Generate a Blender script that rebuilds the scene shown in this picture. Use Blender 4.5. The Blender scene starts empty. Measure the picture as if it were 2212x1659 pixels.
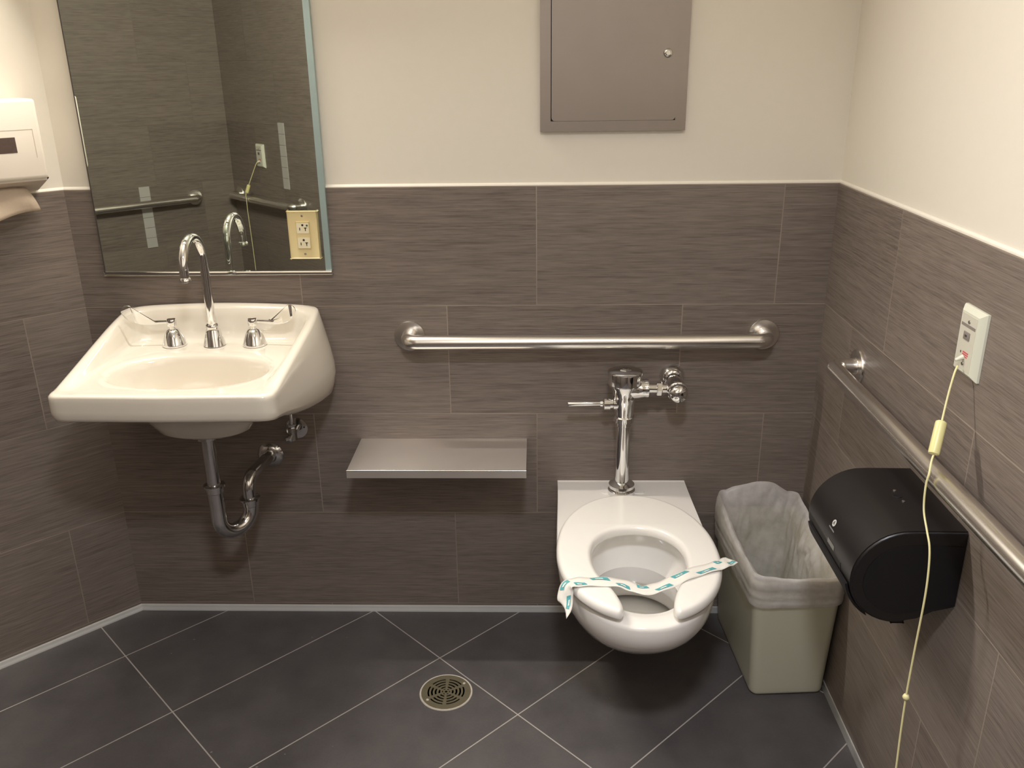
import bpy, bmesh, math, random
from mathutils import Vector, Matrix
random.seed(7)
C = bpy.context.scene.collection
scene = bpy.context.scene
PI = math.pi
S2 = math.sqrt(.5)

# ------------------------------------------------------------------ camera, light, exposure
cam_d = bpy.data.cameras.new('camera')
cam_d.sensor_width = 36.0
cam_d.lens = 1887.92 / 2212 * 36.0
cam_d.clip_start = 0.02
cam = bpy.data.objects.new('camera', cam_d)
C.objects.link(cam)
r_ = Vector((0.99956956, 0.02645015, -0.01269151))
u_ = Vector((0.00265902, 0.34914343, 0.93706552))
d_ = Vector((-0.02921668, 0.93669592, -0.34892282))
m_ = Matrix((r_, u_, -d_)).transposed().to_4x4()
m_.translation = Vector((0.10659, -2.16848, 1.51833))
cam.matrix_world = m_
scene.camera = cam

scene.view_settings.view_transform = 'Standard'
scene.view_settings.look = 'None'
scene.view_settings.gamma = 1.0
scene.view_settings.exposure = 0.0
scene.view_settings.use_curve_mapping = False

world = bpy.data.worlds.new('world')
scene.world = world
world.use_nodes = True
world.node_tree.nodes['Background'].inputs[0].default_value = (0.9, 0.85, 0.8, 1)
world.node_tree.nodes['Background'].inputs[1].default_value = 0.02

CEIL = 2.44
def area(name, loc, rot, power, color, shape='RECTANGLE', sx=.2, sy=.2, spread=PI):
    l = bpy.data.lights.new(name, 'AREA')
    l.energy = power; l.color = color; l.shape = shape
    l.size = sx; l.size_y = sy; l.spread = spread
    o = bpy.data.objects.new(name, l); C.objects.link(o)
    o.location = loc; o.rotation_euler = rot
    return o
# ceiling fixture in front of the toilet (neutral) and the warm light over the mirror
area('ceiling_lamp_light', (0.16, -1.95, CEIL - .035), (0, 0, 0), 22., (.89, .92, .99), 'DISK', .24, .24, math.radians(145))
area('vanity_lamp_light', (-.70, -.1345, 2.049), (-1.266, 0, 0), 40., (1.0, .94, .84), 'RECTANGLE', .60, .09)

# ------------------------------------------------------------------ measured places
XR = 0.836          # right wall
XL = -1.067         # left corner of the back wall (the left wall runs off at 45 degrees)
HW = 1.2271         # top of the tile
ROW0, ROWH, TILEL = 0.0266, 0.29985, 0.603
P0, P1, P2 = (XL, 0), (-2.645, -1.578), (-1.548, -2.667)
P3, P4, P5 = (-0.66, -1.779), (XR, -3.556), (XR, 0)

# ------------------------------------------------------------------ material helpers
def srgb(r, g, b):
    f = lambda c: (c / 12.92 if c <= .04045 else ((c + .055) / 1.055) ** 2.4)
    return (f(r / 255), f(g / 255), f(b / 255), 1)
class Nodes:
    def __init__(s, name):
        s.m = bpy.data.materials.new(name); s.m.use_nodes = True
        s.t = s.m.node_tree; s.b = s.t.nodes['Principled BSDF']
    def new(s, typ, **kw):
        n = s.t.nodes.new(typ)
        for k, v in kw.items(): setattr(n, k, v)
        return n
    def link(s, a, b): s.t.links.new(a, b)
    def put(s, inp, v):
        if isinstance(v, bpy.types.NodeSocket): s.link(v, inp)
        else: inp.default_value = v
    def m_(s, op, a, b=0.0, c=None):
        n = s.new('ShaderNodeMath', operation=op)
        s.put(n.inputs[0], a); s.put(n.inputs[1], b)
        if c is not None: s.put(n.inputs[2], c)
        return n.outputs[0]
    def mix(s, f, a, b, blend='MIX'):
        n = s.new('ShaderNodeMix', data_type='RGBA', blend_type=blend)
        s.put(n.inputs[0], f); s.put(n.inputs[6], a); s.put(n.inputs[7], b)
        return n.outputs[2]
    def noise(s, vec, scale=5., detail=2., rough=.5):
        n = s.new('ShaderNodeTexNoise')
        if vec is not None: s.link(vec, n.inputs['Vector'])
        n.inputs['Scale'].default_value = scale; n.inputs['Detail'].default_value = detail
        n.inputs['Roughness'].default_value = rough
        return n.outputs[0]
    def comb(s, x, y, z=0.0):
        n = s.new('ShaderNodeCombineXYZ')
        s.put(n.inputs[0], x); s.put(n.inputs[1], y); s.put(n.inputs[2], z)
        return n.outputs[0]
    def ramp(s, f, stops):
        n = s.new('ShaderNodeValToRGB'); s.link(f, n.inputs[0])
        e = n.color_ramp.elements
        while len(e) < len(stops): e.new(.5)
        for i, (p, c) in enumerate(stops): e[i].position = p; e[i].color = c
        return n.outputs[0]
    def bump(s, h, strength, dist=.001):
        n = s.new('ShaderNodeBump'); n.inputs['Strength'].default_value = strength
        n.inputs['Distance'].default_value = dist
        s.link(h, n.inputs['Height']); s.link(n.outputs[0], s.b.inputs['Normal'])
def plain(name, col, rough=.5, metal=0., coat=0., var=0.04, scale=30., bump=0., spec=.5):
    N = Nodes(name)
    g = N.new('ShaderNodeNewGeometry')
    nz = N.noise(g.outputs['Position'], scale, 3)
    dark = tuple(c * (1 - var) for c in col[:3]) + (1,); lite = tuple(min(1, c * (1 + var)) for c in col[:3]) + (1,)
    N.link(N.mix(nz, dark, lite), N.b.inputs['Base Color'])
    N.b.inputs['Roughness'].default_value = rough; N.b.inputs['Metallic'].default_value = metal
    N.b.inputs['Coat Weight'].default_value = coat; N.b.inputs['Coat Roughness'].default_value = .08
    N.b.inputs['Specular IOR Level'].default_value = spec
    if bump: N.bump(nz, bump)
    return N.m

TILE_A = srgb(126, 115, 107); TILE_B = srgb(100, 89, 83); TILE_C = srgb(143, 131, 122)
def tile_mat(name, origin, dirv, off_odd, off_even, grout=srgb(172, 158, 145)):
    """ 12 x 24 inch streaked tiles in running bond; u runs along dirv from origin """
    N = Nodes(name)
    g = N.new('ShaderNodeNewGeometry')
    sep = N.new('ShaderNodeSeparateXYZ'); N.link(g.outputs['Position'], sep.inputs[0])
    x, y, z = sep.outputs
    u = N.m_('ADD', N.m_('MULTIPLY', N.m_('SUBTRACT', x, origin[0]), dirv[0]),
             N.m_('MULTIPLY', N.m_('SUBTRACT', y, origin[1]), dirv[1]))
    zr = N.m_('DIVIDE', N.m_('SUBTRACT', z, ROW0), ROWH)
    row = N.m_('FLOOR', zr)
    par = N.m_('MODULO', N.m_('ADD', row, 10.0), 2.0)          # 1 for rows 1 and 3 counted from 0
    off = N.m_('ADD', N.m_('MULTIPLY', par, off_odd), N.m_('MULTIPLY', N.m_('SUBTRACT', 1.0, par), off_even))
    ur = N.m_('DIVIDE', N.m_('SUBTRACT', u, off), TILEL)
    colm = N.m_('FLOOR', ur)
    fz = N.m_('SUBTRACT', zr, row); fu = N.m_('SUBTRACT', ur, colm)
    dz = N.m_('MULTIPLY', N.m_('MINIMUM', fz, N.m_('SUBTRACT', 1.0, fz)), ROWH)
    du = N.m_('MULTIPLY', N.m_('MINIMUM', fu, N.m_('SUBTRACT', 1.0, fu)), TILEL)
    jd = N.m_('MINIMUM', dz, du)
    joint = N.m_('LESS_THAN', jd, .00125)
    wn = N.new('ShaderNodeTexWhiteNoise', noise_dimensions='2D')
    N.link(N.comb(row, colm), wn.inputs['Vector'])
    rnd = wn.outputs['Value']
    sh = N.m_('MULTIPLY', rnd, 37.0)
    v1 = N.comb(N.m_('ADD', N.m_('MULTIPLY', u, 15.0), sh), N.m_('MULTIPLY', z, 520.0), sh)
    v2 = N.comb(N.m_('ADD', N.m_('MULTIPLY', u, 5.0), sh), N.m_('MULTIPLY', z, 150.0), sh)
    v3 = N.comb(N.m_('ADD', N.m_('MULTIPLY', u, 1.5), sh), N.m_('MULTIPLY', z, 14.0), sh)
    n1 = N.noise(v1, 1., 3, .6); n2 = N.noise(v2, 1., 3, .6); n3 = N.noise(v3, 1., 2, .5)
    t = N.m_('ADD', N.m_('MULTIPLY', n1, .58), N.m_('ADD', N.m_('MULTIPLY', n2, .30), N.m_('MULTIPLY', n3, .12)))
    t = N.m_('ADD', t, N.m_('MULTIPLY', N.m_('SUBTRACT', rnd, .5), .05))
    colr = N.ramp(t, [(.34, TILE_B), (.50, TILE_A), (.66, TILE_C)])
    gn = N.noise(N.comb(N.m_('MULTIPLY', u, 3.), N.m_('MULTIPLY', z, 3.), 3.), 2., 2)
    gcol = N.mix(gn, tuple(c * .50 for c in grout[:3]) + (1,), tuple(min(1, c * 1.02) for c in grout[:3]) + (1,))
    N.link(N.mix(joint, colr, gcol), N.b.inputs['Base Color'])
    N.put(N.b.inputs['Roughness'], N.m_('ADD', .42, N.m_('MULTIPLY', joint, .3)))
    N.b.inputs['Specular IOR Level'].default_value = .35
    N.bump(N.m_('SUBTRACT', N.m_('MULTIPLY', n1, .35), joint), .35, .0006)
    return N.m
def floor_mat():
    N = Nodes('floor_tile')
    g = N.new('ShaderNodeNewGeometry')
    sep = N.new('ShaderNodeSeparateXYZ'); N.link(g.outputs['Position'], sep.inputs[0])
    x, y, z = sep.outputs
    a = N.m_('DIVIDE', N.m_('ADD', N.m_('MULTIPLY', N.m_('ADD', x, y), S2), .2657), .6103)
    b = N.m_('DIVIDE', N.m_('ADD', N.m_('MULTIPLY', N.m_('SUBTRACT', x, y), S2), .2652), .3048)
    ia, ib = N.m_('FLOOR', a), N.m_('FLOOR', b)
    fa, fb = N.m_('SUBTRACT', a, ia), N.m_('SUBTRACT', b, ib)
    da = N.m_('MULTIPLY', N.m_('MINIMUM', fa, N.m_('SUBTRACT', 1., fa)), .6103)
    db = N.m_('MULTIPLY', N.m_('MINIMUM', fb, N.m_('SUBTRACT', 1., fb)), .3048)
    joint = N.m_('LESS_THAN', N.m_('MINIMUM', da, db), .0015)
    wn = N.new('ShaderNodeTexWhiteNoise', noise_dimensions='2D'); N.link(N.comb(ia, ib), wn.inputs['Vector'])
    n1 = N.noise(g.outputs['Position'], 9., 4, .6); n2 = N.noise(g.outputs['Position'], 160., 2, .6)
    t = N.m_('ADD', N.m_('MULTIPLY', n1, .7), N.m_('ADD', N.m_('MULTIPLY', n2, .2), N.m_('MULTIPLY', wn.outputs['Value'], .1)))
    colr = N.ramp(t, [(.3, srgb(78, 74, 75)), (.7, srgb(98, 93, 92))])
    n3 = N.noise(g.outputs['Position'], 5., 2)
    gc = N.mix(n3, srgb(150, 143, 138), srgb(205, 198, 190))
    # a few light specks and scuffs
    sp = N.m_('GREATER_THAN', N.noise(g.outputs['Position'], 75., 1, .5), .80)
    colr = N.mix(N.m_('MULTIPLY', sp, .5), colr, srgb(170, 165, 158))
    N.link(N.mix(joint, colr, gc), N.b.inputs['Base Color'])
    N.put(N.b.inputs['Roughness'], N.m_('ADD', .50, N.m_('MULTIPLY', n1, .15)))
    N.b.inputs['Specular IOR Level'].default_value = .35
    N.bump(N.m_('SUBTRACT', N.m_('MULTIPLY', n2, .4), joint), .3, .0008)
    return N.m
def brushed(name, col, rough, sx, sy, sz, amt=.10):
    N = Nodes(name)
    g = N.new('ShaderNodeNewGeometry')
    mp = N.new('ShaderNodeMapping'); N.link(g.outputs['Position'], mp.inputs[0])
    mp.inputs['Scale'].default_value = (sx, sy, sz)
    nz = N.noise(mp.outputs[0], 1., 3, .6); big = N.noise(g.outputs['Position'], 7., 3, .5)
    N.link(N.mix(big, tuple(c * .88 for c in col[:3]) + (1,), col), N.b.inputs['Base Color'])
    N.b.inputs['Metallic'].default_value = 1.
    N.put(N.b.inputs['Roughness'], N.m_('ADD', rough - amt / 2, N.m_('MULTIPLY', nz, amt)))
    if sx != sz: N.bump(nz, .06, .0004)
    return N.m

M = {}
M['paint'] = plain('warm_white_wall_paint', srgb(233, 226, 213), .55, var=.015, scale=60, bump=.04)
M['ceiling'] = plain('ceiling_paint', srgb(225, 220, 210), .7)
M['tile_back'] = tile_mat('back_wall_tile', (0, 0), (1, 0), .105, -.126)
M['tile_right'] = tile_mat('right_wall_tile', (XR, 0), (0, -1), .397, .205)
M['tile_left'] = tile_mat('left_wall_tile', P0, (-S2, -S2), .32, .15)
M['tile_front_left'] = tile_mat('shower_side_tile', P2, (-S2, S2), .42, .18, srgb(138, 126, 116))
M['tile_front'] = tile_mat('shower_back_tile', P2, (S2, S2), .30, .55, srgb(134, 123, 114))
M['floor'] = floor_mat()
M['caulk'] = plain('white_caulk', srgb(240, 234, 222), .4)
M['base_metal'] = plain('satin_cove_strip', srgb(226, 226, 223), .35, metal=.3, var=.06, scale=9)
M['porcelain'] = plain('white_porcelain', srgb(224, 216, 202), .12, coat=.6, var=.01, scale=4)
M['bowl_white'] = plain('toilet_porcelain', srgb(244, 240, 235), .12, coat=.6, var=.01, scale=4)
M['seat_white'] = plain('seat_plastic', srgb(250, 246, 240), .22, coat=.3, var=.01)
M['chrome'] = plain('chrome', (.80, .80, .80, 1), .06, metal=1., var=.02)
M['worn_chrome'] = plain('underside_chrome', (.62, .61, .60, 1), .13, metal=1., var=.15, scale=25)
M['steel_bar'] = plain('satin_grab_bar_steel', (.82, .79, .75, 1), .25, metal=1., var=.02, scale=3)
M['steel_sheet'] = brushed('brushed_sheet_steel', (.90, .85, .81, 1), .50, 4, 4, 260)
M['steel_cab'] = brushed('brushed_cabinet_steel', (.335, .292, .262, 1), .44, 4, 4, 260)
M['dark'] = plain('dark_gap', (.006, .005, .005, 1), .6)
M['slot_black'] = plain('slot_black', (.01, .008, .006, 1), .6)
M['ivory'] = plain('ivory_plastic', srgb(226, 208, 158), .32, var=.01)
M['ivory_pale'] = plain('pale_ivory_plastic', srgb(232, 222, 190), .35, var=.01)
M['screw'] = plain('screw_steel', (.5, .48, .42, 1), .3, metal=1.)
M['green_dot'] = plain('green_dot', srgb(40, 82, 60), .4)
M['offwhite'] = plain('offwhite_plastic', srgb(222, 222, 205), .35, var=.01)
M['plate_face'] = plain('plate_face', srgb(214, 210, 196), .35, var=.02)
M['grey_print'] = plain('grey_print', srgb(142, 134, 128), .45)
M['dark_print'] = plain('dark_print', srgb(70, 64, 62), .45)
M['red_print'] = plain('red_print', srgb(214, 84, 92), .45)
M['cord'] = plain('cord_yellow', srgb(236, 228, 172), .5, var=.03, scale=300)
M['bob'] = plain('pull_knob_yellow', srgb(232, 224, 160), .35)
M['disp_white'] = plain('dispenser_white', srgb(232, 222, 208), .3, var=.01)
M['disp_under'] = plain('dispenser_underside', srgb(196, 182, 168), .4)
M['smoke_window'] = plain('smoked_window', srgb(84, 68, 62), .15, var=.2, scale=120)
M['kraft'] = plain('paper_towel', srgb(200, 181, 160), .8, var=.05, scale=200, bump=.1)
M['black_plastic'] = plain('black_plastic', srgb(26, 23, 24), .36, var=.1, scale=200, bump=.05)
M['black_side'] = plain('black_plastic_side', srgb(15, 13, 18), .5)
M['logo'] = plain('logo_print', srgb(205, 205, 202), .5)
M['label_grey'] = plain('label_print', srgb(128, 126, 124), .5)
M['bin'] = plain('beige_bin_plastic', srgb(206, 203, 180), .42, var=.02, scale=150, bump=.05)
M['teal'] = plain('teal_print', srgb(88, 170, 176), .6, var=.12, scale=400)
M['paper_white'] = plain('white_paper', srgb(240, 236, 228), .7)
M['strip'] = plain('pale_strip', srgb(188, 184, 180), .55)
M['drain_metal'] = plain('drain_bronze', srgb(150, 142, 118), .42, metal=.75, var=.15, scale=60)
M['drain_rim'] = plain('drain_grout', srgb(196, 188, 176), .6, var=.15, scale=150)
M['brass_end'] = plain('dull_valve', (.42, .40, .37, 1), .25, metal=1.)
def mirror_mat():
    N = Nodes('mirror_glass')
    N.b.inputs['Base Color'].default_value = (.76, .82, .75, 1)
    N.b.inputs['Metallic'].default_value = 1.; 
    g = N.new('ShaderNodeNewGeometry')
    N.put(N.b.inputs['Roughness'], N.m_('MULTIPLY', N.noise(g.outputs['Position'], 4., 2), .02))
    return N.m
M['mirror'] = mirror_mat()
M['bevel'] = plain('mirror_edge', srgb(165, 184, 182), .3, metal=.3, var=.06, scale=20)
def water_mat():
    N = Nodes('toilet_water')
    out = N.t.nodes['Material Output']
    tr = N.new('ShaderNodeBsdfTransparent'); tr.inputs[0].default_value = (.95, .975, .96, 1)
    gl = N.new('ShaderNodeBsdfGlossy'); gl.inputs['Roughness'].default_value = .02
    fr = N.new('ShaderNodeFresnel'); fr.inputs[0].default_value = 1.33
    mx = N.new('ShaderNodeMixShader'); N.link(fr.outputs[0], mx.inputs[0])
    N.link(tr.outputs[0], mx.inputs[1]); N.link(gl.outputs[0], mx.inputs[2]); N.link(mx.outputs[0], out.inputs[0])
    return N.m
M['water'] = water_mat()
def liner_mat():
    N = Nodes('translucent_liner')
    out = N.t.nodes['Material Output']
    g = N.new('ShaderNodeNewGeometry')
    nz = N.noise(g.outputs['Position'], 16., 4, .6)
    tr = N.new('ShaderNodeBsdfTransparent'); tr.inputs[0].default_value = (.95, .93, .90, 1)
    tl = N.new('ShaderNodeBsdfTranslucent'); tl.inputs[0].default_value = (.90, .87, .85, 1)
    N.b.inputs['Base Color'].default_value = (.94, .91, .90, 1)
    N.b.inputs['Roughness'].default_value = .28
    mx = N.new('ShaderNodeMixShader'); mx.inputs[0].default_value = .40
    N.link(N.b.outputs[0], mx.inputs[1]); N.link(tl.outputs[0], mx.inputs[2])
    mx2 = N.new('ShaderNodeMixShader')
    N.put(mx2.inputs[0], N.m_('ADD', .30, N.m_('MULTIPLY', nz, .80)))
    N.link(tr.outputs[0], mx2.inputs[1]); N.link(mx.outputs[0], mx2.inputs[2])
    N.link(mx2.outputs[0], out.inputs[0])
    N.bump(nz, .25, .006)
    return N.m
M['liner'] = liner_mat()
def emit(name, col, s):
    N = Nodes(name)
    N.b.inputs['Emission Color'].default_value = col; N.b.inputs['Emission Strength'].default_value = s
    return N.m
M['lamp_lens'] = emit('lamp_lens', (1., .9, .8, 1), 4)
M['lamp_lens_warm'] = emit('lamp_lens_warm', (1., .8, .62, 1), 5)

# ------------------------------------------------------------------ mesh helpers
def obj(name, bm, mat, parent=None, smooth=None, loc=None, mats=None):
    """ link bm as ONE mesh object; smooth = auto-smooth angle in degrees """
    bmesh.ops.recalc_face_normals(bm, faces=bm.faces)
    if smooth:
        for f in bm.faces: f.smooth = True
        for e in bm.edges:
            if len(e.link_faces) == 2 and e.calc_face_angle(0) > math.radians(smooth): e.smooth = False
    me = bpy.data.meshes.new(name); bm.to_mesh(me); bm.free()
    for mm in (mats or [mat]): me.materials.append(M[mm] if isinstance(mm, str) else mm)
    o = bpy.data.objects.new(name, me); C.objects.link(o)
    if parent is not None:
        o.parent = parent
        o.matrix_parent_inverse = parent.matrix_world.inverted()
    return o
def thing(name, label, cat, loc=(0, 0, 0), group=None):
    o = bpy.data.objects.new(name, None); C.objects.link(o)
    o.location = loc; o.empty_display_size = .05
    o.matrix_world = Matrix.Translation(loc)
    tag(o, label, cat, group)
    return o
def tag(o, label, cat, group=None):
    o['label'] = label; o['category'] = cat
    if group: o['group'] = group
def box(bm, lo, hi, bev=0., seg=2, mi=0):
    lo, hi = Vector(lo), Vector(hi)
    r = bmesh.ops.create_cube(bm, size=1.)
    vs = r['verts']
    for v in vs:
        v.co = Vector([(lo[i] + hi[i]) / 2 + v.co[i] * (hi[i] - lo[i]) for i in range(3)])
    fs = list({f for v in vs for f in v.link_faces})
    for f in fs: f.material_index = mi
    if bev:
        es = list({e for v in vs for e in v.link_edges})
        bmesh.ops.bevel(bm, geom=es, offset=bev, segments=seg, affect='EDGES', profile=.5)
    return bm
def newbox(lo, hi, bev=0., seg=2): return box(bmesh.new(), lo, hi, bev, seg)
def loft(bm, rings, closed=True, cap0=False, cap1=False, mi=0):
    R = [[bm.verts.new(p) for p in ring] for ring in rings]
    n = len(R[0])
    for a, b in zip(R, R[1:]):
        for i in range(n if closed else n - 1):
            j = (i + 1) % n
            f = bm.faces.new((a[i], a[j], b[j], b[i])); f.material_index = mi
    if cap0: bm.faces.new(R[0][::-1]).material_index = mi
    if cap1: bm.faces.new(R[-1]).material_index = mi
    return R
def frame(t):
    t = Vector(t).normalized()
    up = Vector((0, 0, 1)) if abs(t.z) < .95 else Vector((1, 0, 0))
    a = t.cross(up).normalized(); return a, t.cross(a).normalized()
def tube(bm, pts, r, n=20, caps=True, mi=0):
    pts = [Vector(p) for p in pts]
    rs = r if isinstance(r, (list, tuple)) else [r] * len(pts)
    rings = []; a = None
    for i, p in enumerate(pts):
        t = (pts[min(i + 1, len(pts) - 1)] - pts[max(i - 1, 0)]).normalized()
        if a is None: a, b = frame(t)
        else:
            a = (a - t * a.dot(t)).normalized(); b = t.cross(a).normalized()
        rings.append([p + (a * math.cos(k * 2 * PI / n) + b * math.sin(k * 2 * PI / n)) * rs[i] for k in range(n)])
    loft(bm, rings, cap0=caps, cap1=caps, mi=mi)
    return bm
def lathe(bm, prof, origin, axis=(0, 0, 1), n=32, caps=True, mi=0):
    """ prof: list of (radius, distance along axis) """
    ax = Vector(axis).normalized(); a, b = frame(ax); o = Vector(origin)
    rings = [[o + ax * h + (a * math.cos(k * 2 * PI / n) + b * math.sin(k * 2 * PI / n)) * max(rr, 1e-5) for k in range(n)] for rr, h in prof]
    loft(bm, rings, cap0=caps, cap1=caps, mi=mi)
    return bm
def bend(pts, rad, seg=8):
    """ polyline with rounded corners """
    pts = [Vector(p) for p in pts]; out = [pts[0]]
    for i in range(1, len(pts) - 1):
        p = pts[i]; a = (pts[i - 1] - p); b = (pts[i + 1] - p)
        rr = rad[i - 1] if isinstance(rad, (list, tuple)) else rad
        ang = a.angle(b); d = min(rr / math.tan(ang / 2), a.length * .49, b.length * .49)
        rr = d * math.tan(ang / 2)
        a.normalize(); b.normalize()
        c = p + (a + b).normalized() * (rr / math.sin(ang / 2))
        s, e = p + a * d, p + b * d
        vs, ve = s - c, e - c; tot = vs.angle(ve)
        for k in range(seg + 1):
            f = k / seg
            v = (vs * math.sin((1 - f) * tot) + ve * math.sin(f * tot)) / math.sin(tot)
            out.append(c + v)
    out.append(pts[-1]); return out
def prism(bm, poly, axis, h0, h1, mi=0):
    """ poly: list of 2D points in the plane orthogonal to axis ('x','y','z') """
    def P(a, b, h): return {'x': (h, a, b), 'y': (a, h, b), 'z': (a, b, h)}[axis]
    v0 = [bm.verts.new(P(a, b, h0)) for a, b in poly]; v1 = [bm.verts.new(P(a, b, h1)) for a, b in poly]
    n = len(poly)
    for i in range(n):
        j = (i + 1) % n; f = bm.faces.new((v0[i], v0[j], v1[j], v1[i])); f.material_index = mi
    for v in (v0[::-1], v1): bm.faces.new(v).material_index = mi
    return bm
def rrect(w, h, r, seg=6, cx=0, cy=0):
    out = []
    for sx, sy, a0 in ((1, 1, 0), (-1, 1, PI / 2), (-1, -1, PI), (1, -1, 3 * PI / 2)):
        for k in range(seg + 1):
            a = a0 + k / seg * PI / 2
            out.append((cx + sx * (w / 2 - r) + r * math.cos(a), cy + sy * (h / 2 - r) + r * math.sin(a)))
    return out
def sst(a, b, x):
    t = min(1, max(0, (x - a) / (b - a))); return t * t * (3 - 2 * t)
def raycast(poly, c, ang):
    """ distance from c to a polygon along ang """
    dx, dy = math.cos(ang), math.sin(ang); best = 0
    n = len(poly)
    for i in range(n):
        x1, y1 = poly[i][0] - c[0], poly[i][1] - c[1]; x2, y2 = poly[(i + 1) % n][0] - c[0], poly[(i + 1) % n][1] - c[1]
        ex, ey = x2 - x1, y2 - y1; den = dx * ey - dy * ex
        if abs(den) < 1e-12: continue
        t = (x1 * ey - y1 * ex) / den; s = (x1 * dy - y1 * dx) / den
        if t > best and -1e-6 <= s <= 1 + 1e-6: best = t
    return best

# ------------------------------------------------------------------ the room
def wall(name, a, b, tile, ztile, ztop=CEIL):
    """ a->b wall whose tile face lies on the line a-b; the room is on its right-hand side going a->b """
    a, b = Vector((*a, 0)), Vector((*b, 0)); t = (b - a).normalized(); n = Vector((t.y, -t.x, 0))  # towards the room
    bm = bmesh.new()
    ext = t * .10
    def slab(o0, o1, z0, z1, mi, e=ext):
        c = [a - e - n * o0, b + e - n * o0, b + e - n * o1, a - e - n * o1]
        lo = [bm.verts.new(p + Vector((0, 0, z0))) for p in c]; hi = [bm.verts.new(p + Vector((0, 0, z1))) for p in c]
        fs = [bm.faces.new(lo[::-1]), bm.faces.new(hi)] + [bm.faces.new((lo[i], lo[(i + 1) % 4], hi[(i + 1) % 4], hi[i])) for i in range(4)]
        for f in fs: f.material_index = mi
    slab(0, .10, 0, ztile, 0)
    if ztile < ztop: slab(.007, .10, ztile, ztop, 1)
    o = obj(name, bm, None, mats=[tile, 'paint']); o['kind'] = 'structure'
    return o, a, b, t, n
wall('wall_back', P0, P5, 'tile_back', HW)
wall('wall_right', P5, P4, 'tile_right', HW)
wall('wall_left', P1, P0, 'tile_left', HW)
wall('wall_front_left', P2, P1, 'tile_front_left', CEIL)
wall('wall_shower_screen', P3, P2, 'tile_front', CEIL)
wall('wall_front', P4, P3, 'tile_front', HW)
bm = bmesh.new(); prism(bm, [(-2.9, -3.9), (1.1, -3.9), (1.1, .25), (-2.9, .25)], 'z', -.1, 0)
o = obj('floor', bm, 'floor'); o['kind'] = 'structure'
bm = bmesh.new(); prism(bm, [(-2.9, -3.9), (1.1, -3.9), (1.1, .25), (-2.9, .25)], 'z', CEIL, CEIL + .1)
o = obj('ceiling', bm, 'ceiling'); o['kind'] = 'structure'

def strip_along(name, seg, prof, mat, pts=((-2.2, -1.133), P0, P5, (XR, -2.6))):
    """ sweep prof [(towards room, up)] along a plan polyline (room on the right) with mitred corners """
    P = [Vector((*p, 0)) for p in pts]; rings = []
    for i, p in enumerate(P):
        ns = []
        for q0, q1 in ((i - 1, i), (i, i + 1)):
            if 0 <= q0 and q1 < len(P):
                t = (P[q1] - P[q0]).normalized(); ns.append(Vector((t.y, -t.x, 0)))
        n = sum(ns, Vector()).normalized(); k = 1 / max(.3, n.dot(ns[0]))
        rings.append([p + n * (k * a) + Vector((0, 0, b)) for a, b in prof])
    bm = bmesh.new(); loft(bm, rings[seg:seg + 2], closed=True, cap0=True, cap1=True)
    o = obj(name, bm, mat, smooth=50); o['kind'] = 'structure'
    return o
cove = [(-.002, -.002), (.0055, -.002), (.0060, .002), (.0048, .006), (.0036, .010), (.0030, .014), (.0030, .017), (.0018, .0195), (-.002, .0195)]
strip_along('baseboard_left', 0, cove, 'base_metal')
strip_along('baseboard_back', 1, cove, 'base_metal')
strip_along('baseboard_right', 2, cove, 'base_metal')
bead = [(-.0075, -.001), (-.0006, -.001), (-.0008, .002), (-.003, .0045), (-.0065, .0065), (-.0075, .0065)]
strip_along('trim_1', 0, [(a, HW + b) for a, b in bead], 'caulk')
strip_along('trim_2', 1, [(a, HW + b) for a, b in bead], 'caulk')
strip_along('trim_3', 2, [(a, HW + b) for a, b in bead], 'caulk')

# ceiling fixtures (above the picture)
def disk_light(name, x, y, r, label):
    t = thing(name, label, 'ceiling light', (x, y, CEIL))
    obj('trim_ring', lathe(bmesh.new(), [(r * .9, 0), (r * 1.25, 0), (r * 1.25, -.012), (r * 1.05, -.02), (r * .9, -.02)], (x, y, CEIL), n=40, caps=False), 'disp_white', t, 40)
    obj('lens', lathe(bmesh.new(), [(0, -.006), (r * .95, -.006), (r * .95, -.001), (0, -.001)], (x, y, CEIL), n=40), 'lamp_lens', t)
disk_light('ceiling_light', .16, -1.95, .15, 'round ceiling light in front of the toilet, above the picture')
t = thing('vanity_light', 'slanted box lamp on the wall above the mirror', 'lamp', (-.70, 0, 2.12))
bm = bmesh.new(); prism(bm, [(.006, 2.02), (-.112, 2.00), (-.145, 2.10), (-.145, 2.13), (.006, 2.13)], 'x', -1.02, -.38)
obj('housing', bm, 'disp_white', t, 30)
bm = bmesh.new(); prism(bm, [(-.113, 2.001), (-.118, 2.000), (-.150, 2.098), (-.145, 2.100)], 'x', -1.01, -.39)
obj('opal_lens', bm, 'lamp_lens_warm', t, 30)
# ------------------------------------------------------------------ mirror
t = thing('wall_mirror', 'tall frameless mirror above the sink reflecting the shower corner', 'mirror', (-.70, 0, 1.015))
MX0, MX1, MZ0, MZ1 = -.992, -.414, 1.017, 1.93
obj('glass', newbox((MX0, .004, MZ0 + .004), (MX1 - .0135, -.012, MZ1)), 'mirror', t)
bm = bmesh.new(); prism(bm, [(MX1 - .0134, .004), (MX1 - .0134, -.0122), (MX1 + .001, -.0095), (MX1 + .001, .004)], 'z', MZ0, MZ1)
obj('bevelled_edge', bm, 'bevel', t)
bm = newbox((MX0 - .0012, .004, MZ0), (MX0 + .0008, -.0130, MZ1)); obj('side_edge', bm, 'dark_print', t)
bm = newbox((MX0 - .002, .004, MZ0 - .004), (MX1 + .003, -.016, MZ0 + .006), .0015); obj('bottom_channel', bm, 'chrome', t, 30)

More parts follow.
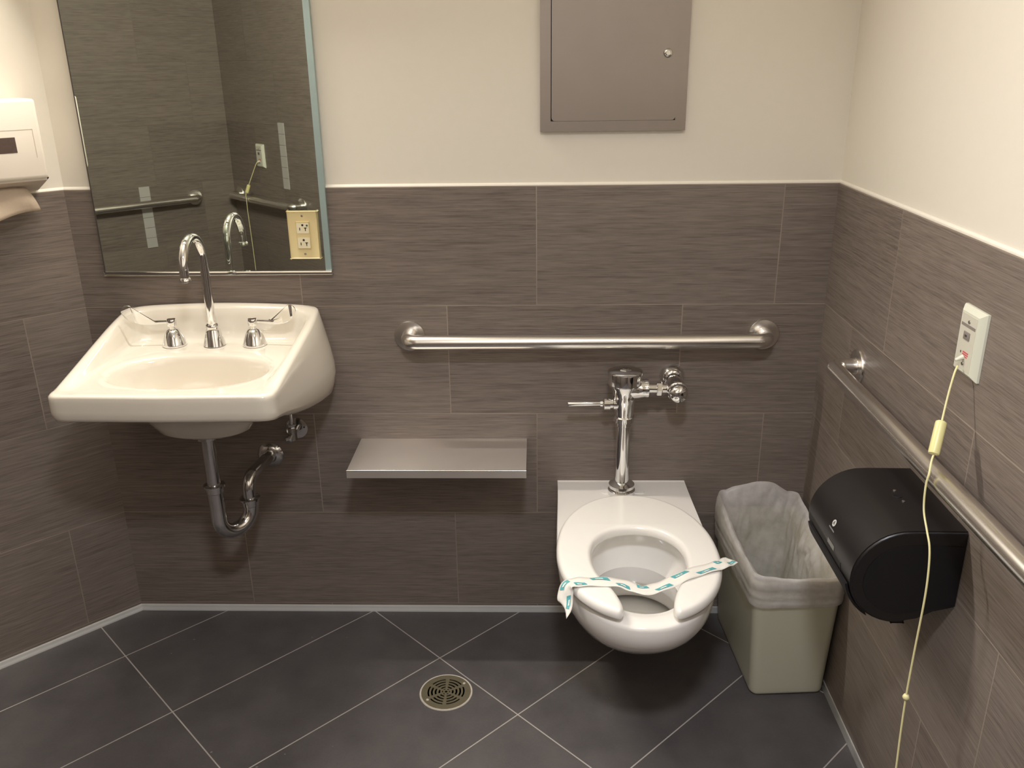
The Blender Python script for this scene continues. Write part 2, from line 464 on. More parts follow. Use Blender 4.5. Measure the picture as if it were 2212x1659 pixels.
# outlet on the mirror
t = thing('outlet_plate', 'ivory electrical outlet plate mounted on the lower right of the mirror', 'outlet', (-.473, -.012, 1.113))
ox, oy, oz = -.4735, -.0121, 1.1135
obj('cover_plate', newbox((ox - .0365, oy, oz - .0585), (ox + .0365, oy - .0065, oz + .0585), .0030, 3), 'ivory', t, 30)
obj('receptacle_body', newbox((ox - .0165, oy - .006, oz - .0335), (ox + .0165, oy - .0085, oz + .0335), .001), 'ivory', t, 30)
for dz in (.018, -.019):
    f = obj('receptacle_face', prism(bmesh.new(), rrect(.031, .026, .003, 3, ox, oz + dz), 'y', oy - .0088, oy - .0098), 'ivory_pale', t, 30)
    bm = bmesh.new(); box(bm, (ox - .0085, oy - .0095, oz + dz - .0055), (ox - .0065, oy - .0101, oz + dz + .0015))
    obj('short_slot', bm, 'slot_black', f)
    bm = bmesh.new(); box(bm, (ox + .0055, oy - .0095, oz + dz - .0070), (ox + .0075, oy - .0101, oz + dz + .001))
    box(bm, (ox + .0035, oy - .0095, oz + dz - .0005), (ox + .0100, oy - .0101, oz + dz + .0015)); obj('t_slot', bm, 'slot_black', f)
    obj('ground_hole', lathe(bmesh.new(), [(.0026, 0), (.0026, .0012)], (ox, oy - .0092, oz + dz + .0075), (0, -1, 0), 16), 'slot_black', f)
    if dz > 0: obj('green_dot', lathe(bmesh.new(), [(.0024, 0), (.0024, .0012)], (ox + .0110, oy - .0092, oz + dz + .0065), (0, -1, 0), 16), 'green_dot', f)
for dz in (.0475, -.0475):
    obj('screw', lathe(bmesh.new(), [(.0028, 0), (.0026, .0012), (.0005, .0016)], (ox, oy - .0060, oz + dz), (0, -1, 0), 16), 'screw', t, 30)

# ------------------------------------------------------------------ recessed steel cabinet
t = thing('steel_cabinet', 'brushed steel wall cabinet with locked door above the toilet', 'cabinet', (.286, 0, 1.354))
X0, X1, Z0, Z1 = .1145, .4575, 1.354, 1.96; D = .0055
bm = bmesh.new(); ix0, ix1, iz0, iz1 = .1405, .4325, 1.3775, 1.935
for lo, hi in (((X0, .0065, Z0), (ix0 - .0012, D - .014, Z1)), ((ix1, .0065, Z0), (X1, D - .014, Z1)), ((ix0 - .0012, .0065, Z0), (ix1, D - .014, iz0)), ((ix0 - .0012, .0065, iz1), (ix1, D - .014, Z1))):
    box(bm, lo, hi)
bmesh.ops.remove_doubles(bm, verts=bm.verts, dist=1e-5)
obj('frame', bm, 'steel_cab', t)
obj('inner_shadow_gap', newbox((ix0 - .002, .0068, iz0), (ix1, .001, iz1)), 'dark', t)
dr = obj('door', prism(bmesh.new(), rrect(ix1 - ix0 - .0008, iz1 - iz0 - .001, .008, 5, (ix0 + ix1) / 2 + .0003, (iz0 + iz1) / 2), 'y', .0035, -.0095), 'steel_cab', t, 30)
bmk = bmesh.new(); lathe(bmk, [(.0105, 0), (.0105, .002), (.0085, .006), (.0055, .0075), (.005, .006), (.0, .006)], (.409, -.0092, 1.5265), (0, -1, 0), 24)
lk = obj('lock', bmk, 'chrome', dr, 40)
obj('keyhole', newbox((.4079, -.0150, 1.5245), (.4101, -.0158, 1.5285)), 'slot_black', lk) if False else None

# ------------------------------------------------------------------ grab bars
def grab_bar(label, p0, p1, n, z, rad=.0185, off=.06, name='grab_bar'):
    """ p0,p1 plan points on the wall, n unit normal towards the room """
    n = Vector((*n, 0)); a = Vector((*p0, z)); b = Vector((*p1, z))
    t = thing(name, label, 'grab bar', tuple(a), 'satin steel grab bars')
    path = bend([a + n * .004, a + n * off, b + n * off, b + n * .004], .034, 10)
    obj('rail', tube(bmesh.new(), path, rad, 28), 'steel_bar', t, 50)
    for p in (a, b):
        obj('flange', lathe(bmesh.new(), [(.0405, 0), (.0405, .004), (.039, .0065), (.024, .0085), (.0195, .0085), (.0190, .0105)], p, n, 40), 'steel_bar', t, 35)
    return t
grab_bar('long steel grab bar on the back wall above the toilet', (-.225, 0), (.687, 0), (0, -1), .846)
grab_bar('steel grab bar on the right wall running above the black dispenser', (XR, -.272), (XR, -1.339), (-1, 0), .853)
# shower corner bars (seen in the mirror)
def W1(s, z=0): return (P2[0] - S2 * s, P2[1] + S2 * s)     # s metres from the corner along the side wall
def W2(s, z=0): return (P2[0] + S2 * s, P2[1] + S2 * s)
grab_bar('steel grab bar on the pale lit shower wall, reflected at the mirror left', W1(.23), W1(1.14), (S2, S2), .85)
grab_bar('short steel grab bar on the dark shower wall, reflected beside the cord', W2(.07), W2(.71), (-S2, S2), .85)

# ------------------------------------------------------------------ steel shelf
t = thing('steel_shelf', 'brushed steel wall shelf between the sink and the toilet', 'shelf', (-.149, 0, .553))
sx0, sx1, st, sd = -.3735, .0775, .5535, .2
bm = bmesh.new()
box(bm, (sx0, -.0005, st - .0014), (sx1, -sd, st), 0)
obj('shelf_panel', bm, 'steel_sheet', t)
bm = bmesh.new(); prism(bm, [(-sd - .0012, st + .0006), (-sd + .0012, st + .0006), (-sd + .0012, st - .0185), (-sd + .008, st - .0185), (-sd + .008, st - .0197), (-sd - .0012, st - .0197)], 'x', sx0 - .0005, sx1 + .0005)
obj('front_lip', bm, 'steel_sheet', t)
obj('highlight_bead', tube(bmesh.new(), [(sx0 - .0005, -sd, st + .0003), (sx1 + .0005, -sd, st + .0003)], .0014, 10), 'steel_bar', t, 60)  # thin bead added on the lip to give it a bright highlight line
for k, xx in enumerate((sx0 + .02, sx1 - .023)):
    bm = bmesh.new(); prism(bm, [(-.001, st - .0016), (-.17, st - .0016), (-.001, st - .10)], 'x', xx, xx + .003)
    obj('bracket', bm, 'steel_sheet', t)

# ------------------------------------------------------------------ sink
SX = -.700; SD = .463
SINK = thing('wall_sink', 'white porcelain wall hung sink under the mirror', 'sink', (SX, 0, .80))
def lerp_tab(tab, v):
    for (a, x), (b, y) in zip(tab, tab[1:]):
        if v <= b: 
            f = (v - a) / (b - a); f = f * f * (3 - 2 * f) if False else f
            return x + (y - x) * f
    return tab[-1][1]
def spl(tab, v):
    # catmull-rom through a table
    n = len(tab)
    if v <= tab[0][0]: return tab[0][1]
    if v >= tab[-1][0]: return tab[-1][1]
    for i in range(n - 1):
        if v <= tab[i + 1][0]:
            x0, y0 = tab[i]; x1, y1 = tab[i + 1]; h = x1 - x0; f = (v - x0) / h
            m0 = (y1 - tab[i - 1][1]) / (x1 - tab[i - 1][0]) if i else (y1 - y0) / h
            m1 = (tab[i + 2][1] - y0) / (tab[i + 2][0] - x0) if i < n - 2 else (y1 - y0) / h
            return ((1 + 2 * f) * (1 - f) ** 2 * y0 + f * (1 - f) ** 2 * h * m0 + f * f * (3 - 2 * f) * y1 + f * f * (f - 1) * h * m1)
WT = [(0, .236), (.03, .250), (.10, .256), (.20, .254), (.33, .249), (.463, .245)]
WB = [(0, .262), (.05, .286), (.11, .292), (.20, .283), (.33, .262), (.463, .245)]
WU = [(0, .250), (.05, .270), (.11, .270), (.20, .258), (.33, .248), (.463, .240)]
def plan(tab, ins=0., back=0., front=SD, rc=.022, rb=.03):
    """ closed outline (x, v) of the sink, v = distance from the wall """
    pts = []; n = 26
    for k in range(n + 1):
        v = back + (front - back) * k / n; pts.append([spl(tab, v) - ins, v])
    # round the two right-hand corners by pulling the half width in
    def rounded(v, w):
        d = front - v
        if d < rc: w -= rc - math.sqrt(max(0, rc * rc - (rc - d) ** 2))
        d = v - back
        if d < rb: w -= rb - math.sqrt(max(0, rb * rb - (rb - d) ** 2))
        return w
    vs = sorted(set([back + (front - back) * k / n for k in range(n + 1)] + [front - rc * (1 - math.sin(a * PI / 16)) for a in range(9)] + [back + rb * (1 - math.sin(a * PI / 16)) for a in range(9)]))
    right = [(rounded(v, spl(tab, v) - ins), v) for v in vs]
    bow = [(w, v + (0.006 * (1 - (w / .25) ** 2) if v > front - .001 else 0)) for w, v in right]
    out = bow + [(0, bow[-1][1] + .006)] + [(-w, v) for w, v in bow[::-1]]
    return out
cc = (0, .285); NA = 192
angs = [2 * PI * k / NA for k in range(NA)]
def ring_plan(poly, zf):
    out = []
    for a in angs:
        r = raycast(poly, cc, a); x, v = cc[0] + r * math.cos(a), cc[1] + r * math.sin(a)
        out.append((SX + x, -max(v, .0008), zf(x, v)))
    return out
BW, BF, BB = .180, .114, .108      # bowl half width, front and back half depth
def ell(a, k):
    b = BF if math.sin(a) > 0 else BB
    ca, sa = abs(math.cos(a)), abs(math.sin(a)); n = 2.3
    r = ((ca / BW) ** n + (sa / b) ** n) ** (-1 / n)
    return r * k
def ring_ell(k, z, dv=0, dx=0):
    return [(SX + ell(a, k) * math.cos(a) + dx, -(cc[1] + dv + ell(a, k) * math.sin(a)), z(a) if callable(z) else z) for a in angs]
ZR = .858
def rimz(x, v): return ZR + (.072 + .010 * (1 - (x / .25) ** 2)) * (lambda q: q * q / .06 if q < .03 else (q - .015))(min(1, max(0, (.425 - v) / .40)) * 1.015)
deckz = .853
rings = []
for k, z, dv in ((.06, .7065, -.05), (.12, .7075, -.05), (.3, .712, -.045), (.5, .724, -.035), (.68, .745, -.022), (.82, .773, -.012), (.92, .805, -.004), (.97, .829, 0), (1.0, .842, 0), (1.03, .849, 0), (1.07, .8525, 0)):
    rings.append(ring_ell(k, z, dv))
inn = plan(WT, .046, .066, SD - .030, .05, .05)
er = ring_ell(1.07, deckz); ir = ring_plan(inn, lambda x, v: deckz + .002)
for f in (.35, .7): rings.append([tuple(e[i] * (1 - f) + q[i] * f for i in range(3)) for e, q in zip(er, ir)])
rings.append(ir)
def blendz(f): return lambda x, v: deckz + .002 + (rimz(x, v) - deckz - .002) * f
for ins, bk, fr, f in ((.041, .058, .024, .06), (.036, .050, .020, .28), (.030, .043, .016, .68), (.025, .037, .013, .90), (.018, .030, .010, .99), (.010, .014, .006, 1.0)):
    rings.append(ring_plan(plan(WT, ins, bk, SD - fr, .045 - .6 * (.050 - ins), .048), blendz(f)))
rings.append(ring_plan(plan(WT, .004, .004, SD - .002, .026, .03), lambda x, v: rimz(x, v) - .0015))
rings.append(ring_plan(plan(WT, 0, 0, SD, .024, .02), lambda x, v: rimz(x, v) - .006))
def mixtab(f, A=WT, B=WB): return [(v, a * (1 - f) + b * f) for (v, a), (_, b) in zip([(q, spl(A, q)) for q in (0, .03, .06, .1, .15, .2, .3, .4, .463)], [(q, spl(B, q)) for q in (0, .03, .06, .1, .15, .2, .3, .4, .463)])]
def zbot(x, v): return spl([(0, .705), (.1, .712), (.2, .726), (.3, .752), (.4, .784), (.463, .797)], v)
for f, g in ((.35, .18), (.7, .38), (.93, .56), (1., .68)):
    rings.append(ring_plan(plan(mixtab(f), 0, 0, SD + .001, .024, .02), lambda x, v, g=g: (rimz(x, v) - .006) * (1 - g) + zbot(x, v) * g))
for f, g in ((.35, .84), (.8, .96)):
    rings.append(ring_plan(plan(mixtab(f, WB, WU), 0, 0, SD - .004 * f, .024, .02), lambda x, v, g=g: (rimz(x, v) - .006) * (1 - g) + zbot(x, v) * g))
rings.append(ring_plan(plan(WU, .006, 0, SD - .012, .026, .02), lambda x, v: zbot(x, v) - .001))
rings.append(ring_plan(plan(WU, .03, 0, SD - .04, .03, .02), lambda x, v: zbot(x, v) + .004))
for k, z, dv in ((.86, .760, -.03), (.70, .712, -.05), (.62, .688, -.055), (.52, .679, -.055), (.3, .676, -.055), (.06, .675, -.05)):
    rings.append(ring_ell(k, z, dv))
bm = bmesh.new(); loft(bm, rings, cap0=True, cap1=True)
obj('basin', bm, 'porcelain', SINK, 60)
dcx, dcv = SX, .235
obj('drain', lathe(bmesh.new(), [(.021, .0), (.021, .003), (.017, .004), (.014, .001), (0, .001)], (dcx, -dcv, .7075), n=28), 'chrome', SINK, 40)
# faucet: gooseneck and two wrist-blade handles
FAU = thing('gooseneck_faucet', 'chrome gooseneck faucet spout on the white sink deck', 'faucet', (SX - .003, -.10, deckz))
fx, fy, fz = SX - .002, -.10, deckz + .0015
obj('base_bell', lathe(bmesh.new(), [(.0260, 0), (.0275, .002), (.0265, .006), (.0225, .022), (.0175, .040), (.0155, .044), (.0165, .047), (.0165, .053), (.0125, .057)], (fx, fy, fz), n=36), 'chrome', FAU, 45)
path = [Vector((fx, fy, fz + .045)), Vector((fx, fy, fz + .12)), Vector((fx, fy, 1.075))]
for k in range(1, 17):
    a = PI * k / 16; path.append(Vector((fx, fy - .062 + .062 * math.cos(a), 1.075 + .062 * math.sin(a))))
path.append(Vector((fx, fy - .124, 1.052)))
rs = [.0118, .0110, .0106] + [.0106] * 17
obj('spout', tube(bmesh.new(), path, rs, 20), 'chrome', FAU, 60)
obj('aerator', lathe(bmesh.new(), [(.0115, 0), (.0135, .001), (.0135, .007), (.0108, .011)], (fx, fy - .124, 1.046), n=24), 'chrome', FAU, 40)
def handle(sgn, label):
    hx = fx + sgn * .1016
    h = thing('blade_handle', label, 'faucet handle', (hx, fy, fz), 'sink blade handles')
    obj('base_bell', lathe(bmesh.new(), [(.0290, 0), (.0300, .002), (.0290, .006), (.0240, .021), (.0175, .036), (.0135, .041), (.0080, .043), (.0080, .050)], (hx, fy, fz), n=36), 'chrome', h, 45)
    hub = obj('hub', lathe(bmesh.new(), [(.0108, .0), (.0120, .002), (.0120, .014), (.0105, .018), (0, .0185)], (hx, fy, fz + .050), n=24), 'chrome', h, 45)
    # wrist blade: an upright plate with a broad rounded, upturned tip
    ol = [(.004, .0045), (.011, .0042), (.028, .004), (.0495, .0042), (.064, .0078), (.076, .017), (.084, .030), (.089, .040), (.0955, .0452), (.104, .0458), (.111, .041), (.114, .033), (.111, .021), (.1026, .0094), (.088, .0008), (.071, -.0045), (.0495, -.006), (.028, -.0045), (.011, -.0035), (.004, -.003)]
    n0 = len(ol); loop = []
    for i in range(n0):
        p0, p1, p2, p3 = ol[i - 1], ol[i], ol[(i + 1) % n0], ol[(i + 2) % n0]
        for k in range(4):
            t_ = k / 4
            loop.append(tuple(.5 * (2 * p1[c] + (p2[c] - p0[c]) * t_ + (2 * p0[c] - 5 * p1[c] + 4 * p2[c] - p3[c]) * t_ ** 2 + (3 * p1[c] - p0[c] - 3 * p2[c] + p3[c]) * t_ ** 3) for c in range(2)))
    rings = []
    for yo, ins_ in ((-.0022, .0010), (-.0016, .0001), (.0016, .0001), (.0022, .0010)):
        ring = []
        for i, (d, z) in enumerate(loop):
            a, b = loop[i - 1], loop[(i + 1) % len(loop)]
            tx, tz = b[0] - a[0], b[1] - a[1]; L = max(1e-9, math.hypot(tx, tz))
            ring.append((hx + sgn * (d - tz / L * -ins_ * -1), fy - .014 * (d / .11) ** 2 + yo, fz + .0605 + z - tx / L * ins_ * -1 * -1))
        rings.append(ring)
    bm = bmesh.new(); loft(bm, rings, cap0=True, cap1=True)
    bmesh.ops.triangulate(bm, faces=[f for f in bm.faces if len(f.verts) > 4])
    obj('blade', bm, 'chrome', h, 35)
handle(-1, 'chrome blade handle left of the gooseneck spout')
handle(1, 'chrome blade handle right of the gooseneck spout')

# trap
TR = thing('p_trap', 'chrome drain pipe with u bend under the sink', 'drain pipe', (-.628, 0, .50))
A = Vector((SX - .004, -.225, 0)); B = Vector((-.646, -.150, 0)); Wp = Vector((-.628, 0, .505))
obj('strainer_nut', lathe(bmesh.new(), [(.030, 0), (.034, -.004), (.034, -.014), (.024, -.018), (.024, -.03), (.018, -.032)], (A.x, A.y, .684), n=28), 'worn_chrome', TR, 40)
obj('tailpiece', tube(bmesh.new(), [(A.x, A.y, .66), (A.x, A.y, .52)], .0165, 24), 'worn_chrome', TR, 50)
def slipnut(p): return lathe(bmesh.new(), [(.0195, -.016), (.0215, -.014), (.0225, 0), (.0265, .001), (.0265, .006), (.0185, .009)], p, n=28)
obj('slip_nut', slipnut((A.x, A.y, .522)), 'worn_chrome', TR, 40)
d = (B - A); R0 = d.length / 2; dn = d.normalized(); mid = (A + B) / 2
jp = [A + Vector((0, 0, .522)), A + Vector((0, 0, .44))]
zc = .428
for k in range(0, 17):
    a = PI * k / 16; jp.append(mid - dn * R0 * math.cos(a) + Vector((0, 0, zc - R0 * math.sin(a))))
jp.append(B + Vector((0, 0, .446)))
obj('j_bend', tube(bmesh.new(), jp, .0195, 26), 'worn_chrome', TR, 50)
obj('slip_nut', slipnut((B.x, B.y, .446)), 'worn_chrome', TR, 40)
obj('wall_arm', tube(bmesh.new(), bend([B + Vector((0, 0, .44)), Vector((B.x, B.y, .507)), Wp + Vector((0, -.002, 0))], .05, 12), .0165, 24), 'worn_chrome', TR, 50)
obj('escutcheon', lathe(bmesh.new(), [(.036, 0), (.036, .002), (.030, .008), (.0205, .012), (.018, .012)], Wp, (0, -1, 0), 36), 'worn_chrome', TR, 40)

# supply stop
def supply(x, z, label, upx):
    s = thing('supply_valve', label, 'valve', (x, 0, z), 'sink supply stops')
    e = obj('escutcheon', lathe(bmesh.new(), [(.030, 0), (.030, .0018), (.013, .004), (.0125, .004)], (x, 0, z), (0, -1, 0), 32), 'worn_chrome', s, 40)
    for sx in (-1, 1): obj('screw_hole', lathe(bmesh.new(), [(.0022, 0), (.0022, .0006)], (x + sx * .021, -.0034, z + .003), (0, -1, 0), 12), 'slot_black', e)
    obj('stub_pipe', tube(bmesh.new(), [(x, -.003, z), (x, -.040, z)], .0085, 16), 'worn_chrome', s, 50)
    obj('valve_body', tube(bmesh.new(), [(x, -.042, z - .016), (x, -.042, z + .020)], .0115, 18), 'brass_end', s, 50)
    obj('stop_key', lathe(bmesh.new(), [(.006, 0), (.006, .008), (.009, .010), (.009, .018), (.006, .020)], (x - .002, -.05, z - .002), (-.2, -1, -.35), 18), 'chrome', s, 40)
    obj('compression_nut', lathe(bmesh.new(), [(.0095, 0), (.0095, .010), (.006, .012)], (x, -.042, z + .018), n=6), 'worn_chrome', s, 20)
    obj('riser_tube', tube(bmesh.new(), bend([(x, -.042, z + .024), (x, -.042, z + .10), (upx, -.10, .735), (upx, -.10, .80)], .03, 6), .0048, 12), 'worn_chrome', s, 60)
supply(-.548, .585, 'chrome supply valve on the wall right of the drain pipe', SX + .10)

# ------------------------------------------------------------------ toilet
TX = .3345; RIM = .427
TOI = thing('wall_toilet', 'white wall hung toilet with flush pipe at its back', 'toilet', (TX, 0, .1))
def tplan(hwb, hwm, vf, vm=.36, n=1.0):
    """ half outline: flat on the wall, widening to vm, half ellipse to vf """
    right = [(hwb, 0), (hwb, .006)]
    K = 14
    for k in range(1, K + 1):
        v = vm * k / K; right.append((hwb + (hwm - hwb) * sst(0, 1, k / K), v))
    for k in range(1, 25):
        a = k / 24 * PI / 2; e = 2 / 2.15
        right.append((hwm * math.cos(a) ** e if k < 24 else 0, vm + (vf - vm) * math.sin(a) ** e))
    return right + [(-w, v) for w, v in right[::-1][1:]]
tc = (0, .42); NT = 160
tang = [2 * PI * (k + .5) / NT for k in range(NT)]
def tring(poly, z, c=tc, cz=None):
    out = []
    for a in tang:
        r = raycast(poly, c, a); x, v = c[0] + r * math.cos(a), c[1] + r * math.sin(a)
        out.append([TX + x, -max(v, .0006), z if not callable(z) else z(x, v)])
    for sx in (-1, 1):      # keep the square corners on the wall crisp
        cw = max(p[0] for p in poly); tgt = (TX + sx * cw * .999, -.0006)
        cor = (TX + sx * max(p[0] for p in poly if p[1] < .001), -.0006)
        i = min(range(NT), key=lambda k: (out[k][0] - cor[0]) ** 2 + (out[k][1] - cor[1]) ** 2)
        out[i][0], out[i][1] = cor
    return [tuple(p) for p in out]
def tell(aw, vb, vf, z, n=2.1):
    out = []
    for a in tang:
        b = (vf - tc[1]) if math.sin(a) > 0 else (tc[1] - vb)
        r = ((abs(math.cos(a)) / aw) ** n + (abs(math.sin(a)) / b) ** n) ** (-1 / n)
        out.append((TX + r * math.cos(a), -(tc[1] + r * math.sin(a)), z))
    return out
rings = [tell(.010, .395, .425, .262), tell(.030, .365, .450, .264), tell(.055, .335, .485, .271), tell(.080, .310, .525, .286), tell(.098, .292, .557, .308),
         tell(.110, .278, .585, .345), tell(.117, .269, .606, .380), tell(.120, .266, .614, .400), tell(.116, .270, .608, .412), tell(.118, .268, .612, .422), tell(.124, .262, .618, RIM)]
O = [(.1735, .181, .662, RIM), (.1740, .1825, .667, RIM - .003), (.1745, .1835, .669, RIM - .010), (.1740, .1815, .667, RIM - .035), (.170, .179, .659, RIM - .056),
     (.168, .174, .643, .350), (.166, .168, .622, .330), (.163, .160, .588, .302), (.160, .152, .538, .268), (.156, .145, .480, .234), (.151, .140, .420, .204), (.145, .134, .350, .176), (.137, .126, .275, .152), (.125, .112, .20, .134), (.10, .09, .15, .125)]
rings.append([tuple((a[i] + b[i]) / 2 for i in range(3)) for a, b in zip(rings[-1], tring(tplan(.1735, .181, .662), RIM))])
for hb, hm, vf, z in O: rings.append(tring(tplan(hb, hm, vf, vf * .54), z, c=(0, vf * .63)))
bm = bmesh.new(); loft(bm, rings, cap0=True, cap1=True)
# lower back of the bowl runs on to the wall
obj('bowl', bm, 'bowl_white', TOI, 60)
bm = bmesh.new(); prism(bm, rrect(.115, .05, .012, 4, TX, -.055), 'z', RIM - .001, RIM + .0025); obj('spud_pad', bm, 'bowl_white', TOI, 30)
bm = bmesh.new(); loft(bm, [tell(.1060, .283, .572, .330)], closed=True); R_ = [v for v in bm.verts]; bm.faces.new(R_)
obj('water', bm, 'water', TOI)
# open-front seat
SZ0, SZ1 = RIM + .010, .4615
inner, outer = [], []
def e_at(c, aw, b, a, n): 
    r = ((abs(math.sin(a)) / aw) ** n + (abs(math.cos(a)) / b) ** n) ** (-1 / n)
    return (r * math.sin(a), c - r * math.cos(a))
KS = 60; AI1 = 2.52
for k in range(KS + 1):
    f = k / KS
    # outer: from back centre to the front tip
    a = f * 2.895
    bO = .274 if math.cos(a) > 0 else .250
    ox_, ov = e_at(.420, .1855, bO, a, 2.12)
    # inner: ellipse to the gap, then along the gap
    ai = f / .80 * AI1 if f < .80 else AI1
    bI = .125 if math.cos(ai) > 0 else .150
    ix_, iv = e_at(.442, .1065, bI, ai, 2.15)
    if f >= .80:
        g = (f - .80) / .20
        x0, v0 = ix_, iv; x1, v1 = .0505, .652
        ix_, iv = x0 + (x1 - x0) * (1 - (1 - g) ** 1.8), v0 + (v1 - v0) * g
        if g > .86: h_ = (g - .86) / .14; ix_ += .0065 * h_ * h_; iv += .0125 * h_
    inner.append((ix_, iv)); outer.append((ox_, ov))
outline = [(x, v) for x, v in outer] + [(x, v) for x, v in inner[::-1] if v < .653]          # right half, back centre -> tip -> back centre
right_o = outer; right_i = [p for p in inner if p[1] < .650]
poly = [(x, v) for x, v in right_o[::-1]] + [(-x, v) for x, v in right_o[1:]] + [(-x, v) for x, v in right_i[::-1]] + [(x, v) for x, v in right_i[1:]]
def resample(P, step):
    L = [0.]
    for k in range(len(P)): L.append(L[-1] + math.dist(P[k], P[(k + 1) % len(P)]))
    n = int(L[-1] / step); out = []; i = 0
    for k in range(n):
        d = L[-1] * k / n
        while L[i + 1] < d: i += 1
        f = (d - L[i]) / max(1e-9, L[i + 1] - L[i]); a, b = P[i], P[(i + 1) % len(P)]
        out.append((a[0] + (b[0] - a[0]) * f, a[1] + (b[1] - a[1]) * f))
    return out
P_ = resample(poly, .004)
for _ in range(5):
    P_ = [tuple(.25 * P_[k - 1][c] + .5 * P_[k][c] + .25 * P_[(k + 1) % len(P_)][c] for c in (0, 1)) for k in range(len(P_))]
area2 = sum(P_[k - 1][0] * P_[k][1] - P_[k][0] * P_[k - 1][1] for k in range(len(P_)))
sg = 1 if area2 > 0 else -1
def inset(d):
    out = []
    for k in range(len(P_)):
        a, b = P_[k - 2], P_[(k + 2) % len(P_)]
        tx, ty = b[0] - a[0], b[1] - a[1]; L = math.hypot(tx, ty)
        out.append((P_[k][0] - sg * ty / L * d, P_[k][1] + sg * tx / L * d))
    return out
rings = []
for d, z in ((.006, SZ0), (.0015, SZ0 + .0015), (0, SZ0 + .006), (0, SZ0 + .012), (.0008, SZ0 + .0165), (.0028, SZ0 + .0205), (.0058, SZ0 + .0232), (.0090, SZ1), (.0115, SZ1 + .0004), (.0125, SZ1 + .0005)):
    rings.append([(TX + x, -v, z) for x, v in inset(d)])
from mathutils.geometry import tessellate_polygon
bm = bmesh.new(); R_ = loft(bm, rings)
for vs_ in (R_[0], R_[-1]):
    for tri in tessellate_polygon([[v.co.copy() for v in vs_]]): bm.faces.new([vs_[k] for k in tri])
obj('seat', bm, 'seat_white', TOI, 55)
for sx in (-1, 1):
    for vv in (.30, .60): obj('seat_bumper', newbox((TX + sx * .135 - .012, -vv - .009, RIM - .0005), (TX + sx * .135 + .012, -vv + .009, SZ0 + .002), .003) if vv < .5 else newbox((TX + sx * .100 - .010, -vv - .008, RIM - .0005), (TX + sx * .100 + .010, -vv + .008, SZ0 + .002), .003), 'seat_white', TOI, 30)

# paper band across the seat
bandp = [(.1650, -.600, .415), (.1640, -.585, .430), (.1655, -.572, .448), (.172, -.564, .4640), (.190, -.560, .4665), (.215, -.557, .4655), (.250, -.556, .4650), (.285, -.556, .4615), (.310, -.563, .4560), (.335, -.570, .4530), (.365, -.560, .4550), (.395, -.547, .4600), (.425, -.531, .4655), (.460, -.512, .4660), (.495, -.496, .4665), (.512, -.488, .4670), (.526, -.475, .4640), (.540, -.462, .4620)]
nb = 90
tabs = [[(i, bandp[i][c]) for i in range(len(bandp))] for c in range(3)]
fineb = [Vector([spl(tb, q / nb * (len(bandp) - 1)) for tb in tabs]) for q in range(nb + 1)]
bm = bmesh.new(); BWID = .0170
def band_pt(q, w, lift=0):
    q = max(0, min(nb, q)); i = min(int(q), nb - 1); f = q - i
    p = fineb[i].lerp(fineb[i + 1], f)
    t = (fineb[min(nb, i + 2)] - fineb[max(0, i - 1)]).normalized()
    side = Vector((t.y, -t.x, 0)); side = side.normalized() if side.length > .2 else Vector((-.2, -1, 0)).normalized()
    if i < 8: side = side.lerp(Vector((.1, -1, -.1)).normalized(), 1 - i / 8).normalized()
    nrm = t.cross(side); nrm = nrm if nrm.z > 0 else -nrm
    return p + side * w * BWID + nrm.normalized() * (lift + .0012 * math.sin(q * .7 + w * 2))
rows = [[band_pt(q, w) for w in (-1, -.5, 0, .5, 1)] for q in range(nb + 1)]
loft(bm, rows, closed=False)
band = obj('paper_band', bm, 'paper_white', None, 60)
mod = band.modifiers.new('solid', 'SOLIDIFY'); mod.thickness = .0004
tag(band, 'white paper hygiene band with teal print across the toilet seat', 'paper band')
for k in range(11):
    q0 = 3 + k * 8.0; w0 = .45 if k % 2 == 0 else -.55
    bm = bmesh.new(); rr = []
    for j in range(6):
        q = q0 + j * 1.15
        rr.append([band_pt(q + (.9 if w > w0 else 0), w, .0009) for w in (w0 - .26, w0 + .26)])
    loft(bm, rr, closed=False); mk = obj('printed_mark', bm, 'teal', band)
    bm = bmesh.new(); rr = []
    for j in range(4):
        q = q0 + 1.6 + j * .8; rr.append([band_pt(q + (.4 if w > w0 else 0), w, .0013) for w in (w0 - .02, w0 + .16)])
    loft(bm, rr, closed=False); 
    o2 = obj('print_pale_centre', bm, 'paper_white', mk)  # white centre of the teal mark, part of the print

# ------------------------------------------------------------------ flush valve
FX, FY = .329, -.078
FV = thing('flush_valve', 'chrome flush valve with lever handle above the toilet', 'flush valve', (FX, FY, RIM))
obj('spud_coupling', lathe(bmesh.new(), [(.036, 0), (.036, .012), (.030, .016), (.034, .020), (.034, .028), (.026, .032), (.0185, .036)], (FX, FY, RIM + .002), n=32), 'chrome', FV, 35)
obj('flush_tube', tube(bmesh.new(), [(FX, FY, .455), (FX, FY, .60), (FX, FY, .655)], .0178, 32), 'chrome', FV, 60)
obj('coupling_nut', lathe(bmesh.new(), [(.0185, -.012), (.0215, -.010), (.0215, 0), (.026, .001), (.026, .013), (.0235, .016)], (FX, FY, .637), n=32), 'chrome', FV, 35)
obj('valve_body', lathe(bmesh.new(), [(.0225, 0), (.0240, .010), (.0250, .034), (.0285, .042), (.0300, .055), (.0315, .074), (.0400, .086), (.0410, .092)], (FX, FY, .652), n=40), 'chrome', FV, 40)
cap = obj('cap', lathe(bmesh.new(), [(.0400, -.004), (.0440, 0), (.0445, .028), (.0435, .0315), (.0400, .0335), (.026, .0360), (0, .0365)], (FX, FY, .742), n=48), 'chrome', FV, 40)
